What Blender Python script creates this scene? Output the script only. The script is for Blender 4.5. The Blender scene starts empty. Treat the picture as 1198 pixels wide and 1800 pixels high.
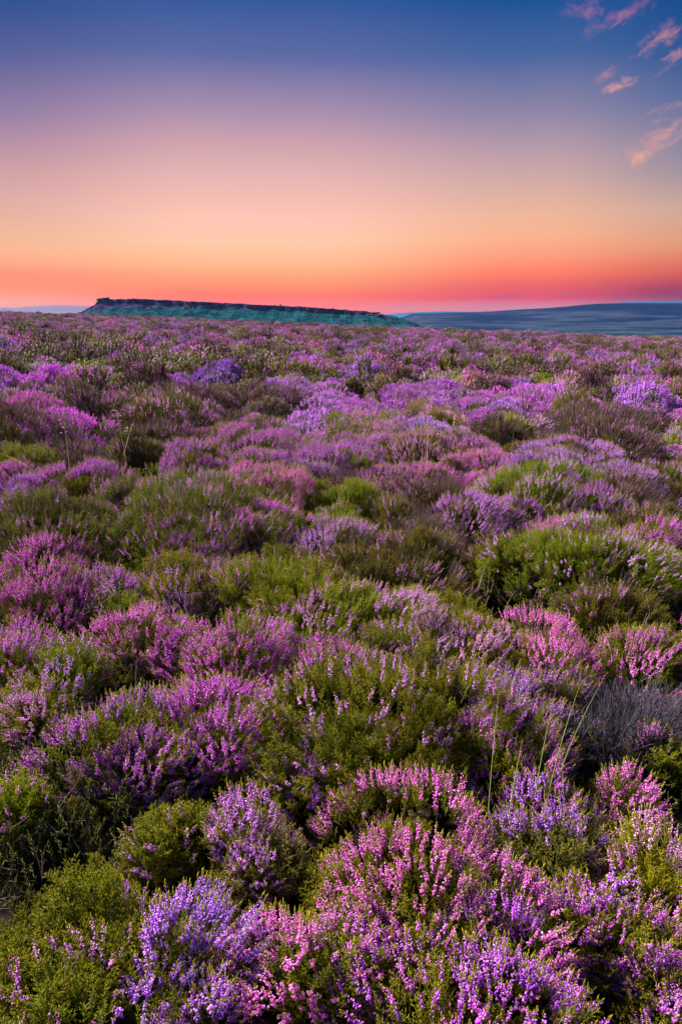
import bpy, math, random
import numpy as np

random.seed(7)
RNG = np.random.default_rng(7)
R = math.radians
scene = bpy.context.scene
COL = scene.collection

# ------------------------------------------------------------------ camera, sky, sun, exposure
PITCH = R(16.26)
EYE = 1.22
cam_d = bpy.data.cameras.new("camera")
cam_d.sensor_fit = 'VERTICAL'
cam_d.sensor_height = 36.0
cam_d.sensor_width = 24.0
cam_d.lens = 24.0
cam_d.clip_start = 0.02
cam_d.clip_end = 40000
cam = bpy.data.objects.new("camera", cam_d)
COL.objects.link(cam)
cam.location = (0, 0, EYE)
cam.rotation_euler = (R(90) - PITCH, 0, 0)
scene.camera = cam

def srgb(r, g, b):
    f = lambda c: (c / 255 / 12.92) if c <= 10.3 else ((c / 255 + 0.055) / 1.055) ** 2.4
    return (f(r), f(g), f(b))

F = 1200.0
def pix_dir(px, py):
    """view direction of a photo pixel (1198 x 1800)"""
    x = (px - 599) / F; y = (900 - py) / F
    d = np.array([x, math.cos(PITCH) + y * math.sin(PITCH), -math.sin(PITCH) + y * math.cos(PITCH)])
    return d / np.linalg.norm(d)
def az_el(px, py):
    d = pix_dir(px, py)
    return math.degrees(math.atan2(d[0], d[1])), math.degrees(math.asin(d[2]))

HAZE_D = 2.6e-5
EXPO = 2.05
SUN_AZ, SUN_EL = -54.0, 36.0       # degrees; azimuth from +Y towards +X

world = bpy.data.worlds.new("World")
scene.world = world
world.use_nodes = True
NT = world.node_tree
for n in list(NT.nodes):
    NT.nodes.remove(n)

class NB:
    """small node-building helper"""
    def __init__(self, nt): self.nt = nt
    def node(self, t, **kw):
        n = self.nt.nodes.new(t)
        for k, v in kw.items(): setattr(n, k, v)
        return n
    def link(self, a, b): self.nt.links.new(a, b)
    def put(self, sock, v):
        if isinstance(v, bpy.types.NodeSocket): self.link(v, sock)
        else: sock.default_value = v
    def m(self, op, a, b=0.0, c=0.0, clamp=False):
        n = self.node('ShaderNodeMath', operation=op, use_clamp=clamp)
        for i, v in enumerate((a, b, c)): self.put(n.inputs[i], v)
        return n.outputs[0]
    def step(self, v, a, b):
        n = self.node('ShaderNodeMapRange', interpolation_type='SMOOTHSTEP')
        self.put(n.inputs[0], v); n.inputs[1].default_value = a; n.inputs[2].default_value = b
        return n.outputs[0]
    def ramp(self, v, stops, interp='LINEAR'):
        n = self.node('ShaderNodeValToRGB')
        cr = n.color_ramp; cr.interpolation = interp
        while len(cr.elements) < len(stops): cr.elements.new(0.5)
        for e, (p, c) in zip(cr.elements, stops):
            e.position = p; e.color = (*c[:3], 1)
        self.put(n.inputs[0], v)
        return n.outputs[0]
    def mix(self, f, a, b, blend='MIX'):
        n = self.node('ShaderNodeMix', data_type='RGBA', blend_type=blend)
        self.put(n.inputs[0], f)
        for s, v in ((n.inputs[6], a), (n.inputs[7], b)):
            if isinstance(v, bpy.types.NodeSocket): self.link(v, s)
            else: s.default_value = (*v[:3], 1)
        return n.outputs[2]

W = NB(NT)
tc = W.node('ShaderNodeTexCoord')
sx = W.node('ShaderNodeSeparateXYZ'); W.link(tc.outputs['Generated'], sx.inputs[0])
el = W.m('MULTIPLY', W.m('ARCSINE', sx.outputs[2]), 180 / math.pi)
az = W.m('MULTIPLY', W.m('ARCTAN2', sx.outputs[0], sx.outputs[1]), 180 / math.pi)
EL0, EL1 = -2.0, 40.0
def sky_ramp(tab, px):
    st = []
    for py, c in tab:
        e = az_el(px, py)[1]
        tau = HAZE_D * min(4700.0, 79.0 / max(1e-4, math.sin(R(e)))); T = math.exp(-tau)
        c = [max(.004, (q - i_ * (1 - T)) / T) for q, i_ in zip(srgb(*c), (.33, .80, 1.8))]   # the air in front of the sky adds this much
        st.append(((e - EL0) / (EL1 - EL0), tuple(q * .5 for q in c)))
    st = sorted(st)
    st += [((28 - EL0) / (EL1 - EL0), tuple(q * .5 for q in srgb(30, 82, 150))), (1.0, tuple(q * .5 for q in srgb(34, 84, 150)))]
    return W.ramp(elf, st)
elf = W.m('DIVIDE', W.m('SUBTRACT', el, EL0), EL1 - EL0, clamp=True)
mid = sky_ramp([(0, (52, 90, 158)), (100, (96, 108, 165)), (200, (172, 145, 175)), (257, (210, 165, 175)), (313, (232, 182, 180)), (351, (246, 190, 180)), (389, (255, 200, 180)),
                (427, (255, 203, 170)), (464, (255, 187, 145)), (483, (255, 168, 128)), (502, (255, 150, 120)), (517, (255, 130, 113)), (530, (255, 126, 124)), (550, (250, 140, 145))], 450)
lef = sky_ramp([(0, (45, 80, 145)), (100, (90, 98, 155)), (200, (150, 126, 165)), (300, (208, 160, 164)), (340, (220, 172, 166)), (370, (228, 178, 162)), (410, (240, 186, 155)),
                (440, (252, 184, 148)), (460, (255, 172, 138)), (482, (254, 149, 124)), (510, (255, 154, 132)), (530, (252, 168, 152)), (550, (225, 168, 168))], 20)
ri2 = sky_ramp([(0, (24, 82, 150)), (100, (72, 103, 160)), (200, (142, 134, 168)), (275, (190, 160, 170)), (332, (218, 175, 165)), (380, (240, 183, 155)), (417, (250, 180, 145)), (455, (255, 155, 125)),
                (483, (255, 128, 108)), (502, (234, 106, 112)), (525, (225, 96, 125)), (540, (205, 140, 165))], 900)
rig = sky_ramp([(0, (0, 72, 138)), (100, (30, 85, 148)), (200, (95, 115, 158)), (300, (155, 145, 160)), (370, (205, 170, 155)),
                (430, (226, 156, 126)), (460, (224, 124, 106)), (480, (212, 102, 98)), (495, (188, 84, 104)), (510, (150, 74, 115)), (520, (140, 80, 122)), (535, (150, 108, 145))], 1180)
sky = W.mix(W.step(az, -10, -26), mid, lef)
sky = W.mix(W.step(az, -3, 14.5), sky, ri2)
sky = W.mix(W.step(az, 14.5, 27), sky, rig)
sky = W.mix(W.step(az, -60, -120), sky, rig)
# wisps of cirrus lit from below the horizon
pv = W.node('ShaderNodeCombineXYZ'); W.put(pv.inputs[0], az); W.put(pv.inputs[1], el)
def wisp(px, py, w, h, tilt, s, col, seed, grain=1.0, rough=2.8):
    a0, e0 = az_el(px, py); k = 1 / 21.0                # about degrees per photo pixel
    w, h = w * k, h * k
    dx = W.m('SUBTRACT', az, a0); dy = W.m('SUBTRACT', el, e0)
    c_, s_ = math.cos(R(tilt)), math.sin(R(tilt))
    u = W.m('ADD', W.m('MULTIPLY', dx, c_ / w), W.m('MULTIPLY', dy, s_ / w))
    v = W.m('ADD', W.m('MULTIPLY', dx, -s_ / h), W.m('MULTIPLY', dy, c_ / h))
    q = W.m('SQRT', W.m('ADD', W.m('MULTIPLY', u, u), W.m('MULTIPLY', v, v)))
    nv = W.node('ShaderNodeCombineXYZ'); W.put(nv.inputs[0], W.m('MULTIPLY', u, w * 1.2)); W.put(nv.inputs[1], W.m('MULTIPLY', v, h * 2.0)); nv.inputs[2].default_value = seed
    nz = W.node('ShaderNodeTexNoise'); nz.inputs['Scale'].default_value = 1.0 * grain; nz.inputs['Detail'].default_value = 6; nz.inputs['Roughness'].default_value = 0.62
    nz.inputs['Distortion'].default_value = 0.6
    W.link(nv.outputs[0], nz.inputs['Vector'])
    d = W.m('ADD', W.m('SUBTRACT', 1.0, q), W.m('MULTIPLY', W.m('SUBTRACT', nz.outputs[0], 0.5), rough))
    mk = W.m('MULTIPLY', W.step(d, 0.0, 1.5), s)
    mk = W.m('MULTIPLY', mk, W.step(q, 2.2, 0.8))
    global sky
    sky = W.mix(mk, sky, tuple(q * .5 for q in srgb(*col)))
PK = (248, 160, 150)
for i, a in enumerate([(1165, 64, 46, 15, 24, 0.59, PK), (1192, 92, 26, 10, 22, 0.59, PK), (1092, 28, 60, 13, 20, .42, (225, 130, 150)), (1026, 18, 34, 18, -8, .4, (215, 130, 155)),
                       (1085, 149, 30, 9, 11, 0.77, (252, 165, 150)), (1064, 131, 26, 10, 20, .5, (230, 150, 160)), (1124, 276, 26, 15, 18, 0.81, (255, 182, 145)),
                       (1160, 240, 62, 30, 26, 0.53, (240, 165, 150)), (1176, 190, 55, 9, 8, .35, (225, 155, 155)), (1170, 122, 30, 6, 25, .3, (200, 130, 160))]):
    wisp(*a, seed=i * 3.7 + 1)
for i, a in enumerate([(890, 521, 52, 5, 1, .95, (150, 80, 125)), (990, 517, 62, 3.6, 1, .7, (160, 82, 128)), (706, 537, 50, 6, 2, .55, (205, 110, 130)), (165, 524, 20, 2.5, 4, .35, (225, 110, 130))]):
    wisp(*a, seed=i * 5.1 + 60, rough=1.0)
bg = W.node('ShaderNodeBackground'); W.link(sky, bg.inputs[0]); bg.inputs[1].default_value = 2.0 * 2 ** -EXPO
wo = W.node('ShaderNodeOutputWorld'); W.link(bg.outputs[0], wo.inputs[0])
world.cycles.sampling_method = 'MANUAL'; world.cycles.sample_map_resolution = 512

sl = bpy.data.lights.new("sun", 'SUN')
sl.energy = 5.0
sl.angle = R(20)                    # the after-glow is a broad soft source
sl.color = (1.0, 0.86, 0.94)
sun = bpy.data.objects.new("sun", sl); COL.objects.link(sun)
sd = np.array([math.sin(R(SUN_AZ)) * math.cos(R(SUN_EL)), math.cos(R(SUN_AZ)) * math.cos(R(SUN_EL)), math.sin(R(SUN_EL))])
from mathutils import Vector, Matrix
sun.rotation_euler = Vector(sd).to_track_quat('Z', 'Y').to_euler()

scene.view_settings.view_transform = 'Standard'
scene.view_settings.look = 'None'
scene.view_settings.gamma = 1.0
scene.view_settings.use_curve_mapping = False
scene.view_settings.exposure = EXPO
scene.render.engine = 'CYCLES'
cy = scene.cycles
cy.max_bounces = 5; cy.diffuse_bounces = 3; cy.glossy_bounces = 1; cy.transmission_bounces = 3; cy.volume_bounces = 0; cy.transparent_max_bounces = 4
cy.use_denoising = True; cy.sample_clamp_indirect = 4.0
cy.caustics_reflective = False; cy.caustics_refractive = False

# ------------------------------------------------------------------ helpers
def tag(o, label=None, cat=None, group=None, kind=None):
    if label: o['label'] = label
    if cat: o['category'] = cat
    if group: o['group'] = group
    if kind: o['kind'] = kind
    return o

def mesh_from(name, v, f, mats, attrs=None, mi=None, smooth=False):
    v = np.asarray(v, np.float32); f = np.asarray(f, np.int32)
    me = bpy.data.meshes.new(name)
    me.vertices.add(len(v)); me.vertices.foreach_set('co', v.ravel())
    k = f.shape[1]
    me.loops.add(f.size); me.loops.foreach_set('vertex_index', f.ravel())
    me.polygons.add(len(f))
    me.polygons.foreach_set('loop_start', np.arange(len(f), dtype=np.int32) * k)
    me.polygons.foreach_set('loop_total', np.full(len(f), k, np.int32))
    for m in mats: me.materials.append(m)
    if mi is not None: me.polygons.foreach_set('material_index', np.asarray(mi, np.int32))
    if smooth: me.polygons.foreach_set('use_smooth', np.ones(len(f), bool))
    for nm, a in (attrs or {}).items():
        at = me.attributes.new(nm, 'FLOAT', 'POINT'); at.data.foreach_set('value', np.asarray(a, np.float32))
    me.update(calc_edges=True)
    return me

def link(name, data, parent=None, mw=None):
    o = bpy.data.objects.new(name, data); COL.objects.link(o)
    if parent: o.parent = parent
    return o

def mat(name):
    m = bpy.data.materials.new(name); m.use_nodes = True
    for n in list(m.node_tree.nodes): m.node_tree.nodes.remove(n)
    return m, NB(m.node_tree)

def attr(b, name, t='GEOMETRY'):
    n = b.node('ShaderNodeAttribute', attribute_type=t); n.attribute_name = name
    return n

# ---------------- materials
def flower_mat(name, color=None, inst=False):
    m, b = mat(name)
    oi = b.node('ShaderNodeObjectInfo')
    base = (attr(b, 'tint', 'INSTANCER').outputs['Color'] if inst else oi.outputs['Color']) if color is None else None
    if base is None:
        rgb = b.node('ShaderNodeRGB'); rgb.outputs[0].default_value = (*color, 1); base = rgb.outputs[0]
    rnd = attr(b, 'rnd').outputs['Fac']; tip = attr(b, 'tip').outputs['Fac']
    pale = b.mix(0.68, base, (0.92, 0.54, 0.97))
    deep = b.mix(0.55, base, (0.34, 0.02, 0.30))
    c = b.mix(b.step(rnd, 0.46, .92), base, pale)
    c = b.mix(b.step(rnd, 0.30, 0.0), c, deep)
    c = b.mix(b.m('MULTIPLY', tip, 0.35), c, (0.80, 0.42, 0.62))
    c = b.mix(b.step(rnd, .075, .05), c, (0.30, 0.11, 0.07))        # spent brown florets
    hs = b.node('ShaderNodeHueSaturation')
    b.put(hs.inputs['Hue'], b.m('ADD', 0.485, b.m('MULTIPLY', oi.outputs['Random'], 0.03)))
    b.put(hs.inputs['Value'], b.m('ADD', 0.9, b.m('MULTIPLY', oi.outputs['Random'], 0.2)))
    b.link(c, hs.inputs['Color'])
    c = hs.outputs[0]
    d = b.node('ShaderNodeBsdfPrincipled'); b.link(c, d.inputs['Base Color']); d.inputs['Roughness'].default_value = 0.6
    d.inputs['Specular IOR Level'].default_value = 0.1
    t = b.node('ShaderNodeBsdfTranslucent'); b.link(c, t.inputs[0])
    mx = b.node('ShaderNodeMixShader'); mx.inputs[0].default_value = 0.4
    b.link(d.outputs[0], mx.inputs[1]); b.link(t.outputs[0], mx.inputs[2])
    o = b.node('ShaderNodeOutputMaterial'); b.link(mx.outputs[0], o.inputs[0])
    return m

def leaf_mat(name, tinted=True, color=None, inst=False):
    m, b = mat(name)
    oi = b.node('ShaderNodeObjectInfo')
    rnd = attr(b, 'rnd').outputs['Fac']; tip = attr(b, 'tip').outputs['Fac']
    if inst: base = attr(b, 'tint', 'INSTANCER').outputs['Color']; rnd = b.m('ADD', b.m('MULTIPLY', rnd, .5), b.m('MULTIPLY', oi.outputs['Random'], .5))
    elif color is None and tinted: base = oi.outputs['Color']
    else:
        rgb = b.node('ShaderNodeRGB'); rgb.outputs[0].default_value = (*(color or (0.085, 0.115, 0.018)), 1); base = rgb.outputs[0]
    yel = b.mix(0.7, base, (0.42, 0.38, 0.012))
    rus = b.mix(0.6, base, (0.26, 0.07, 0.03))
    c = b.mix(b.m('MULTIPLY', tip, 0.8), base, yel)
    c = b.mix(b.step(rnd, 0.8, 1.0), c, rus)
    c = b.mix(b.step(rnd, 0.3, 0.0), c, (0.02, 0.05, 0.012))
    d = b.node('ShaderNodeBsdfPrincipled'); b.link(c, d.inputs['Base Color']); d.inputs['Roughness'].default_value = 0.55
    d.inputs['Specular IOR Level'].default_value = 0.08
    t = b.node('ShaderNodeBsdfTranslucent'); b.link(c, t.inputs[0])
    mx = b.node('ShaderNodeMixShader'); mx.inputs[0].default_value = 0.28
    b.link(d.outputs[0], mx.inputs[1]); b.link(t.outputs[0], mx.inputs[2])
    o = b.node('ShaderNodeOutputMaterial'); b.link(mx.outputs[0], o.inputs[0])
    return m

def plain_mat(name, c1, c2, scale, rough=0.9, bump=0.0, detail=5):
    m, b = mat(name)
    tcn = b.node('ShaderNodeTexCoord')
    nz = b.node('ShaderNodeTexNoise'); nz.inputs['Scale'].default_value = scale; nz.inputs['Detail'].default_value = detail
    b.link(tcn.outputs['Object'], nz.inputs['Vector'])
    c = b.mix(b.step(nz.outputs[0], 0.3, 0.7), c1, c2)
    d = b.node('ShaderNodeBsdfPrincipled'); b.link(c, d.inputs['Base Color']); d.inputs['Roughness'].default_value = rough
    d.inputs['Specular IOR Level'].default_value = 0.15
    if bump:
        bp = b.node('ShaderNodeBump'); bp.inputs['Strength'].default_value = 0.8; bp.inputs['Distance'].default_value = bump
        b.link(nz.outputs[0], bp.inputs['Height']); b.link(bp.outputs[0], d.inputs['Normal'])
    o = b.node('ShaderNodeOutputMaterial'); b.link(d.outputs[0], o.inputs[0])
    return m

M_FLOWER = flower_mat('heather_floret')
M_LEAF = leaf_mat('heather_leaf')
M_FLOWER_I = flower_mat('heather_floret_massed', inst=True)
M_LEAF_I = leaf_mat('heather_leaf_massed', inst=True)
M_SPIKELEAF = leaf_mat('spike_leaf', tinted=False)
M_WOOD = plain_mat('heather_wood', (0.045, 0.028, 0.022), (0.13, 0.085, 0.07), 60)
M_GREYWOOD = plain_mat('dead_wood', (0.035, 0.032, 0.040), (0.10, 0.088, 0.10), 50)

# ------------------------------------------------------------------ terrain
def wob(x, y, s, seed):
    r = np.random.default_rng(seed); o = 0.0
    for k in range(5):
        a = r.uniform(0, 6.28); f = r.uniform(0.6, 1.5) / s
        o = o + np.sin((x * np.cos(a) + y * np.sin(a)) * f * 6.28 + r.uniform(0, 6.28))
    return o / 5.0
VALLEY = -27.0
def ground_h(x, y):
    x = np.asarray(x, float); y = np.asarray(y, float)
    d = np.hypot(x, y)
    z = -0.037 * x - 0.006 * y + 0.10 * wob(x, y, 3.1, 1) * np.clip(d / 2, 0, 1) + 0.16 * wob(x, y, 11, 2) * np.clip((d - 3) / 8, 0, 1)
    crest = 92 + 12 * wob(x, y, 60, 3)
    e = np.clip(y - crest, 0, None)
    fall = np.where(e < 40, 0.0035 * e * e, 0.0035 * 1600 + 0.28 * (e - 40))
    z2 = z - fall
    v = VALLEY + 1.6 * wob(x, y, 500, 4) + 0.8 * wob(x, y, 160, 5)
    z2 = np.clip(z2, -60, 12)
    k = np.clip((z2 - v) / 8.0, 0, 1); k = k * k * (3 - 2 * k)
    return np.where(y > 60, v * (1 - k) + z2 * k, np.clip(z, -8, 8))

def polar_grid(rs, az0, az1, na, hf):
    th = np.radians(np.linspace(az0, az1, na))
    rr, tt = np.meshgrid(rs, th, indexing='ij')
    x = rr * np.sin(tt); y = rr * np.cos(tt); z = hf(x, y)
    v = np.stack([x, y, z], -1).reshape(-1, 3)
    i, j = np.meshgrid(np.arange(len(rs) - 1), np.arange(na - 1), indexing='ij')
    a = (i * na + j).ravel()
    f = np.stack([a, a + 1, a + na + 1, a + na], -1)[:, ::-1]
    return v, f

def ground_material():
    m, b = mat('moor_ground')
    tcn = b.node('ShaderNodeTexCoord')
    n1 = b.node('ShaderNodeTexNoise'); n1.inputs['Scale'].default_value = 9; n1.inputs['Detail'].default_value = 8
    b.link(tcn.outputs['Object'], n1.inputs['Vector'])
    near = b.mix(b.step(n1.outputs[0], 0.35, 0.65), (0.008, 0.008, 0.007), (0.030, 0.022, 0.016))
    # valley: bands of heather, bent grass and rushes
    mp = b.node('ShaderNodeMapping'); mp.inputs['Scale'].default_value = (0.0055, 0.011, 0.0)
    b.link(tcn.outputs['Object'], mp.inputs[0])
    n2 = b.node('ShaderNodeTexNoise'); n2.inputs['Scale'].default_value = 1.0; n2.inputs['Detail'].default_value = 7; n2.inputs['Roughness'].default_value = 0.65
    b.link(mp.outputs[0], n2.inputs['Vector'])
    far = b.ramp(n2.outputs[0], [(0.30, (0.001, 0.006, 0.018)), (0.46, (0.005, 0.014, 0.032)), (0.55, (0.026, 0.045, 0.05)), (0.64, (0.012, 0.014, 0.036)), (0.8, (0.04, 0.05, 0.055))])
    sp = b.node('ShaderNodeSeparateXYZ'); b.link(tcn.outputs['Object'], sp.inputs[0])
    c = b.mix(b.step(sp.outputs[1], 130, 260), near, far)
    d = b.node('ShaderNodeBsdfPrincipled'); b.link(c, d.inputs['Base Color']); d.inputs['Roughness'].default_value = 1.0
    d.inputs['Specular IOR Level'].default_value = 0.0
    bp = b.node('ShaderNodeBump'); bp.inputs['Distance'].default_value = 0.05; b.link(n1.outputs[0], bp.inputs['Height']); b.link(bp.outputs[0], d.inputs['Normal'])
    o = b.node('ShaderNodeOutputMaterial'); b.link(d.outputs[0], o.inputs[0])
    return m

rs = np.concatenate([[0.0], np.geomspace(0.25, 60, 90), np.linspace(62, 330, 90), np.geomspace(340, 4700, 50)])
v, f = polar_grid(rs, -180, 180, 181, ground_h)
g = link('ground', mesh_from('ground', v, f, [ground_material()], smooth=True)); tag(g, kind='structure')

# --- rocky hill (tor) with grassy slope, about 900 m away
def hill_material():
    m, b = mat('grassy_hill')
    tcn = b.node('ShaderNodeTexCoord'); geo = b.node('ShaderNodeNewGeometry')
    mp = b.node('ShaderNodeMapping'); mp.inputs['Scale'].default_value = (0.028, 0.028, 0.16); b.link(tcn.outputs['Object'], mp.inputs[0])
    n = b.node('ShaderNodeTexNoise'); n.inputs['Scale'].default_value = 1.6; n.inputs['Detail'].default_value = 8; n.inputs['Roughness'].default_value = 0.68
    b.link(mp.outputs[0], n.inputs['Vector'])
    n2 = b.node('ShaderNodeTexNoise'); n2.inputs['Scale'].default_value = 0.11; n2.inputs['Detail'].default_value = 6; b.link(tcn.outputs['Object'], n2.inputs['Vector'])
    grass = b.ramp(n.outputs[0], [(0.30, (0.0005, 0.006, 0.010)), (0.43, (0.004, 0.024, 0.030)), (0.50, (0.008, 0.064, 0.054)), (0.57, (0.004, 0.014, 0.028)), (0.74, (0.004, 0.05, 0.035))])  # tones kept low: the backlit slope's shade is in the colour
    hea = b.mix(b.step(n2.outputs[0], 0.35, 0.65), (0.008, 0.005, 0.026), (0.045, 0.028, 0.075))
    low = b.step(attr(b, 'low').outputs['Fac'], .45, 1.0)
    grass = b.mix(b.m('MULTIPLY', low, b.step(n2.outputs[0], .38, .6)), grass, (0.010, 0.11, 0.070))     # bracken and bent on the foot of the slope
    # heather and stone cover the rim and the craggy end; grass the lower slope
    rim = attr(b, 'rim').outputs['Fac']
    k = b.step(b.m('ADD', rim, b.m('MULTIPLY', b.m('SUBTRACT', n2.outputs[0], 0.5), 1.9)), 0.45, 0.65)
    c = b.mix(k, grass, hea)
    d = b.node('ShaderNodeBsdfPrincipled'); b.link(c, d.inputs['Base Color']); d.inputs['Roughness'].default_value = 1.0; d.inputs['Specular IOR Level'].default_value = 0.0
    bp = b.node('ShaderNodeBump'); bp.inputs['Distance'].default_value = 3.0; bp.inputs['Strength'].default_value = 0.9
    b.link(n.outputs[0], bp.inputs['Height']); b.link(bp.outputs[0], d.inputs['Normal'])
    o = b.node('ShaderNodeOutputMaterial'); b.link(d.outputs[0], o.inputs[0])
    return m
HY = 550.0
D_TOR = 900.0
def zpx(py, D): return EYE + (HY - py) / F * D
RIM_PX = np.array([108, 156, 169, 180, 186, 192, 240, 300, 360, 420, 500, 580, 640, 662, 690, 715, 740, 775, 820])
RIM_PY = np.array([560, 550, 545, 538.5, 536.5, 528, 527.5, 529.5, 532, 535, 538.5, 543.5, 547, 551, 556, 563, 571, 576, 582])
def rim_z(x):
    px = 599 + x / D_TOR * F
    return zpx(np.interp(px, RIM_PX, RIM_PY), D_TOR)
def tor_profile(x, y):
    yr = D_TOR + 6 * wob(x, 0 * x, 60, 8) + 3 * wob(x, 0 * x, 17, 9)
    px = 599 + x / D_TOR * F
    zr = rim_z(x) + .9 * wob(x, 0 * x, 17, 40) + .7 * wob(x, 0 * x, 6.5, 41)
    cliff = 5.0 * np.clip((px - 150) / 60, 0, 1) * np.clip((700 - px) / 90, 0, 1)
    e = yr - y
    t = np.clip(e / 190.0, 0, 1)
    base = VALLEY - 4
    zs = (zr - cliff) + (base - (zr - cliff)) * (0.35 * t + 0.65 * t * t * (3 - 2 * t) * 0 + 0.65 * (1 - (1 - t) ** 1.35))
    zs = zs + 2.0 * wob(x, y, 34, 10) * np.clip(e / 12, 0, 1) + 1.3 * wob(x, y, 13, 11) * np.clip(e / 12, 0, 1)
    c = np.clip(e / 3.0, 0, 1)
    zf = zr * (1 - c) + np.minimum(zs, zr) * c
    back = zr - 0.004 * (-e) - np.clip(-e - 150, 0, None) * 0.3
    z = np.where(e > 0, zf, back + 0.25 * wob(x, y, 9, 12))
    end = np.minimum(np.clip((px - 95) / 60, 0, 1), np.clip((815 - px) / 90, 0, 1))
    rimv = np.clip(1 - e / (9.0 + 26.0 * np.clip((480 - px) / 280, 0, 1)), 0, 1) * 0.85 + np.clip((330 - px) / 150, 0, 1) * 0.5 * np.clip(1 - e / 130, 0, 1)
    return np.where(end < 1, (z - base) * end + base, z) * 1.0, rimv, np.clip(e / 165.0, 0, 1) + .35 * np.clip((px - 560) / 200, 0, 1)
xs = np.linspace(-400, 200, 420); ys = np.concatenate([np.linspace(680, 880, 60), np.linspace(882, 912, 32), np.linspace(915, 1120, 16)])
X, Y = np.meshgrid(xs, ys, indexing='ij'); Z, RV, LV = tor_profile(X, Y)
v = np.stack([X, Y, Z], -1).reshape(-1, 3); ny = len(ys)
i, j = np.meshgrid(np.arange(len(xs) - 1), np.arange(ny - 1), indexing='ij'); a = (i * ny + j).ravel()
f = np.stack([a, a + ny, a + ny + 1, a + 1], -1)
o = link('rocky_hill', mesh_from('rocky_hill', v, f, [hill_material()], {'rim': RV.ravel(), 'low': LV.ravel()}, smooth=True)); tag(o, kind='structure')

# --- broad moorland hill, right
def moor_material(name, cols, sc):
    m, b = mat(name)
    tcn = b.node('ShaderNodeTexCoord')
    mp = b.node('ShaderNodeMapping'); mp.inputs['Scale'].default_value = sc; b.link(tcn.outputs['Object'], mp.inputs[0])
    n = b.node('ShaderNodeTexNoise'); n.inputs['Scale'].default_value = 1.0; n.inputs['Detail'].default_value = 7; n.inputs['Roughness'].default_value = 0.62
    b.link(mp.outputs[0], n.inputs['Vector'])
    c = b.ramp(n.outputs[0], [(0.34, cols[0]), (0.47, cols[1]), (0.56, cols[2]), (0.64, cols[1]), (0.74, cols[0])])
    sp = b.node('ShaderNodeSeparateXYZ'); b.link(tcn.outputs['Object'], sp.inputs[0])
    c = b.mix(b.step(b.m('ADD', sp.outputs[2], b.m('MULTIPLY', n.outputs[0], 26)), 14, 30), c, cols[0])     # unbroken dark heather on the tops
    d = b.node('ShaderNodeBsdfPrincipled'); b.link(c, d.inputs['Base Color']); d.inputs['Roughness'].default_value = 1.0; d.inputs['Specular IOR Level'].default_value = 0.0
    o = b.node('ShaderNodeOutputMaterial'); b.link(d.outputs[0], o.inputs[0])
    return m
def ridge(name, D, pts, y0, y1, m, rough, nx=220, back=400):
    px = np.array([p[0] for p in pts], float); py = np.array([p[1] for p in pts], float)
    xs = np.linspace((px[0] - 599) / F * D, (px[-1] - 599) / F * D, nx)
    t = np.concatenate([np.linspace(0, 1, 40), 1 + np.linspace(0.05, 1, 8)])
    X, T = np.meshgrid(xs, t, indexing='ij')
    zr = zpx(np.interp(599 + xs / D * F, px, py), D)[:, None]
    lo = VALLEY - 3
    s = T * T * (3 - 2 * T) * 0.6 + 0.4 * T
    Z = np.where(T <= 1, lo + (zr - lo) * np.clip(s, 0, 1), zr - (T - 1) * 30)
    Y = np.where(T <= 1, y0 + (y1 - y0) * T, y1 + (T - 1) * back)
    Z = Z + rough * wob(X, Y, 420, 21) * np.clip(T, 0, 1) * np.clip(1.15 - T, 0, 1) + rough * .4 * wob(X, Y, 130, 22) * np.clip(1.2 - T, 0.1, 1)
    X = X * (Y / D) * 0.5 + X * 0.5
    v = np.stack([X, Y, Z], -1).reshape(-1, 3); n = len(t)
    i, j = np.meshgrid(np.arange(nx - 1), np.arange(n - 1), indexing='ij'); a = (i * n + j).ravel()
    f = np.stack([a, a + n, a + n + 1, a + 1], -1)
    o = link(name, mesh_from(name, v, f, [m], smooth=True)); tag(o, kind='structure')
    return o
ridge('moorland_hill', 2900.0, [(640, 566), (690, 560), (706, 556), (718, 551), (740, 550.5), (800, 549.5), (850, 547.5), (900, 544.5), (950, 542), (980, 539.5), (1010, 536.5), (1030, 535), (1060, 534.3), (1198, 534.5), (1300, 536), (1500, 541)],
      1700, 2900, moor_material('moor_slope', ((0.001, 0.005, 0.016), (0.004, 0.010, 0.026), (0.024, 0.032, 0.042)), (0.0032, 0.0065, 0.0)), 3.0)  # bluish base: part of the haze is painted into the slope
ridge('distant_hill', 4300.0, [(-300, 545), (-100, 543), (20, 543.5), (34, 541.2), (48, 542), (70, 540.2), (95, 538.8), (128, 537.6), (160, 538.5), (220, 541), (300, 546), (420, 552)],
      3600, 4300, moor_material('far_slope', ((0.105, 0.085, 0.10), (0.12, 0.10, 0.115), (0.135, 0.11, 0.125)), (0.0006, 0.001, 0.0)), 4.0)  # pale mauve base: distance haze put into the slope colour
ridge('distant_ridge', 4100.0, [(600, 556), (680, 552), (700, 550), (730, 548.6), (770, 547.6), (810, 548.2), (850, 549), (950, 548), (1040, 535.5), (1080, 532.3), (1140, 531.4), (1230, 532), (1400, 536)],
      3500, 4100, moor_material('far_slope_green', ((0.01, 0.05, 0.09), (0.015, 0.06, 0.10), (0.02, 0.07, 0.11)), (0.0006, 0.001, 0.0)), 3.0)

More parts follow.
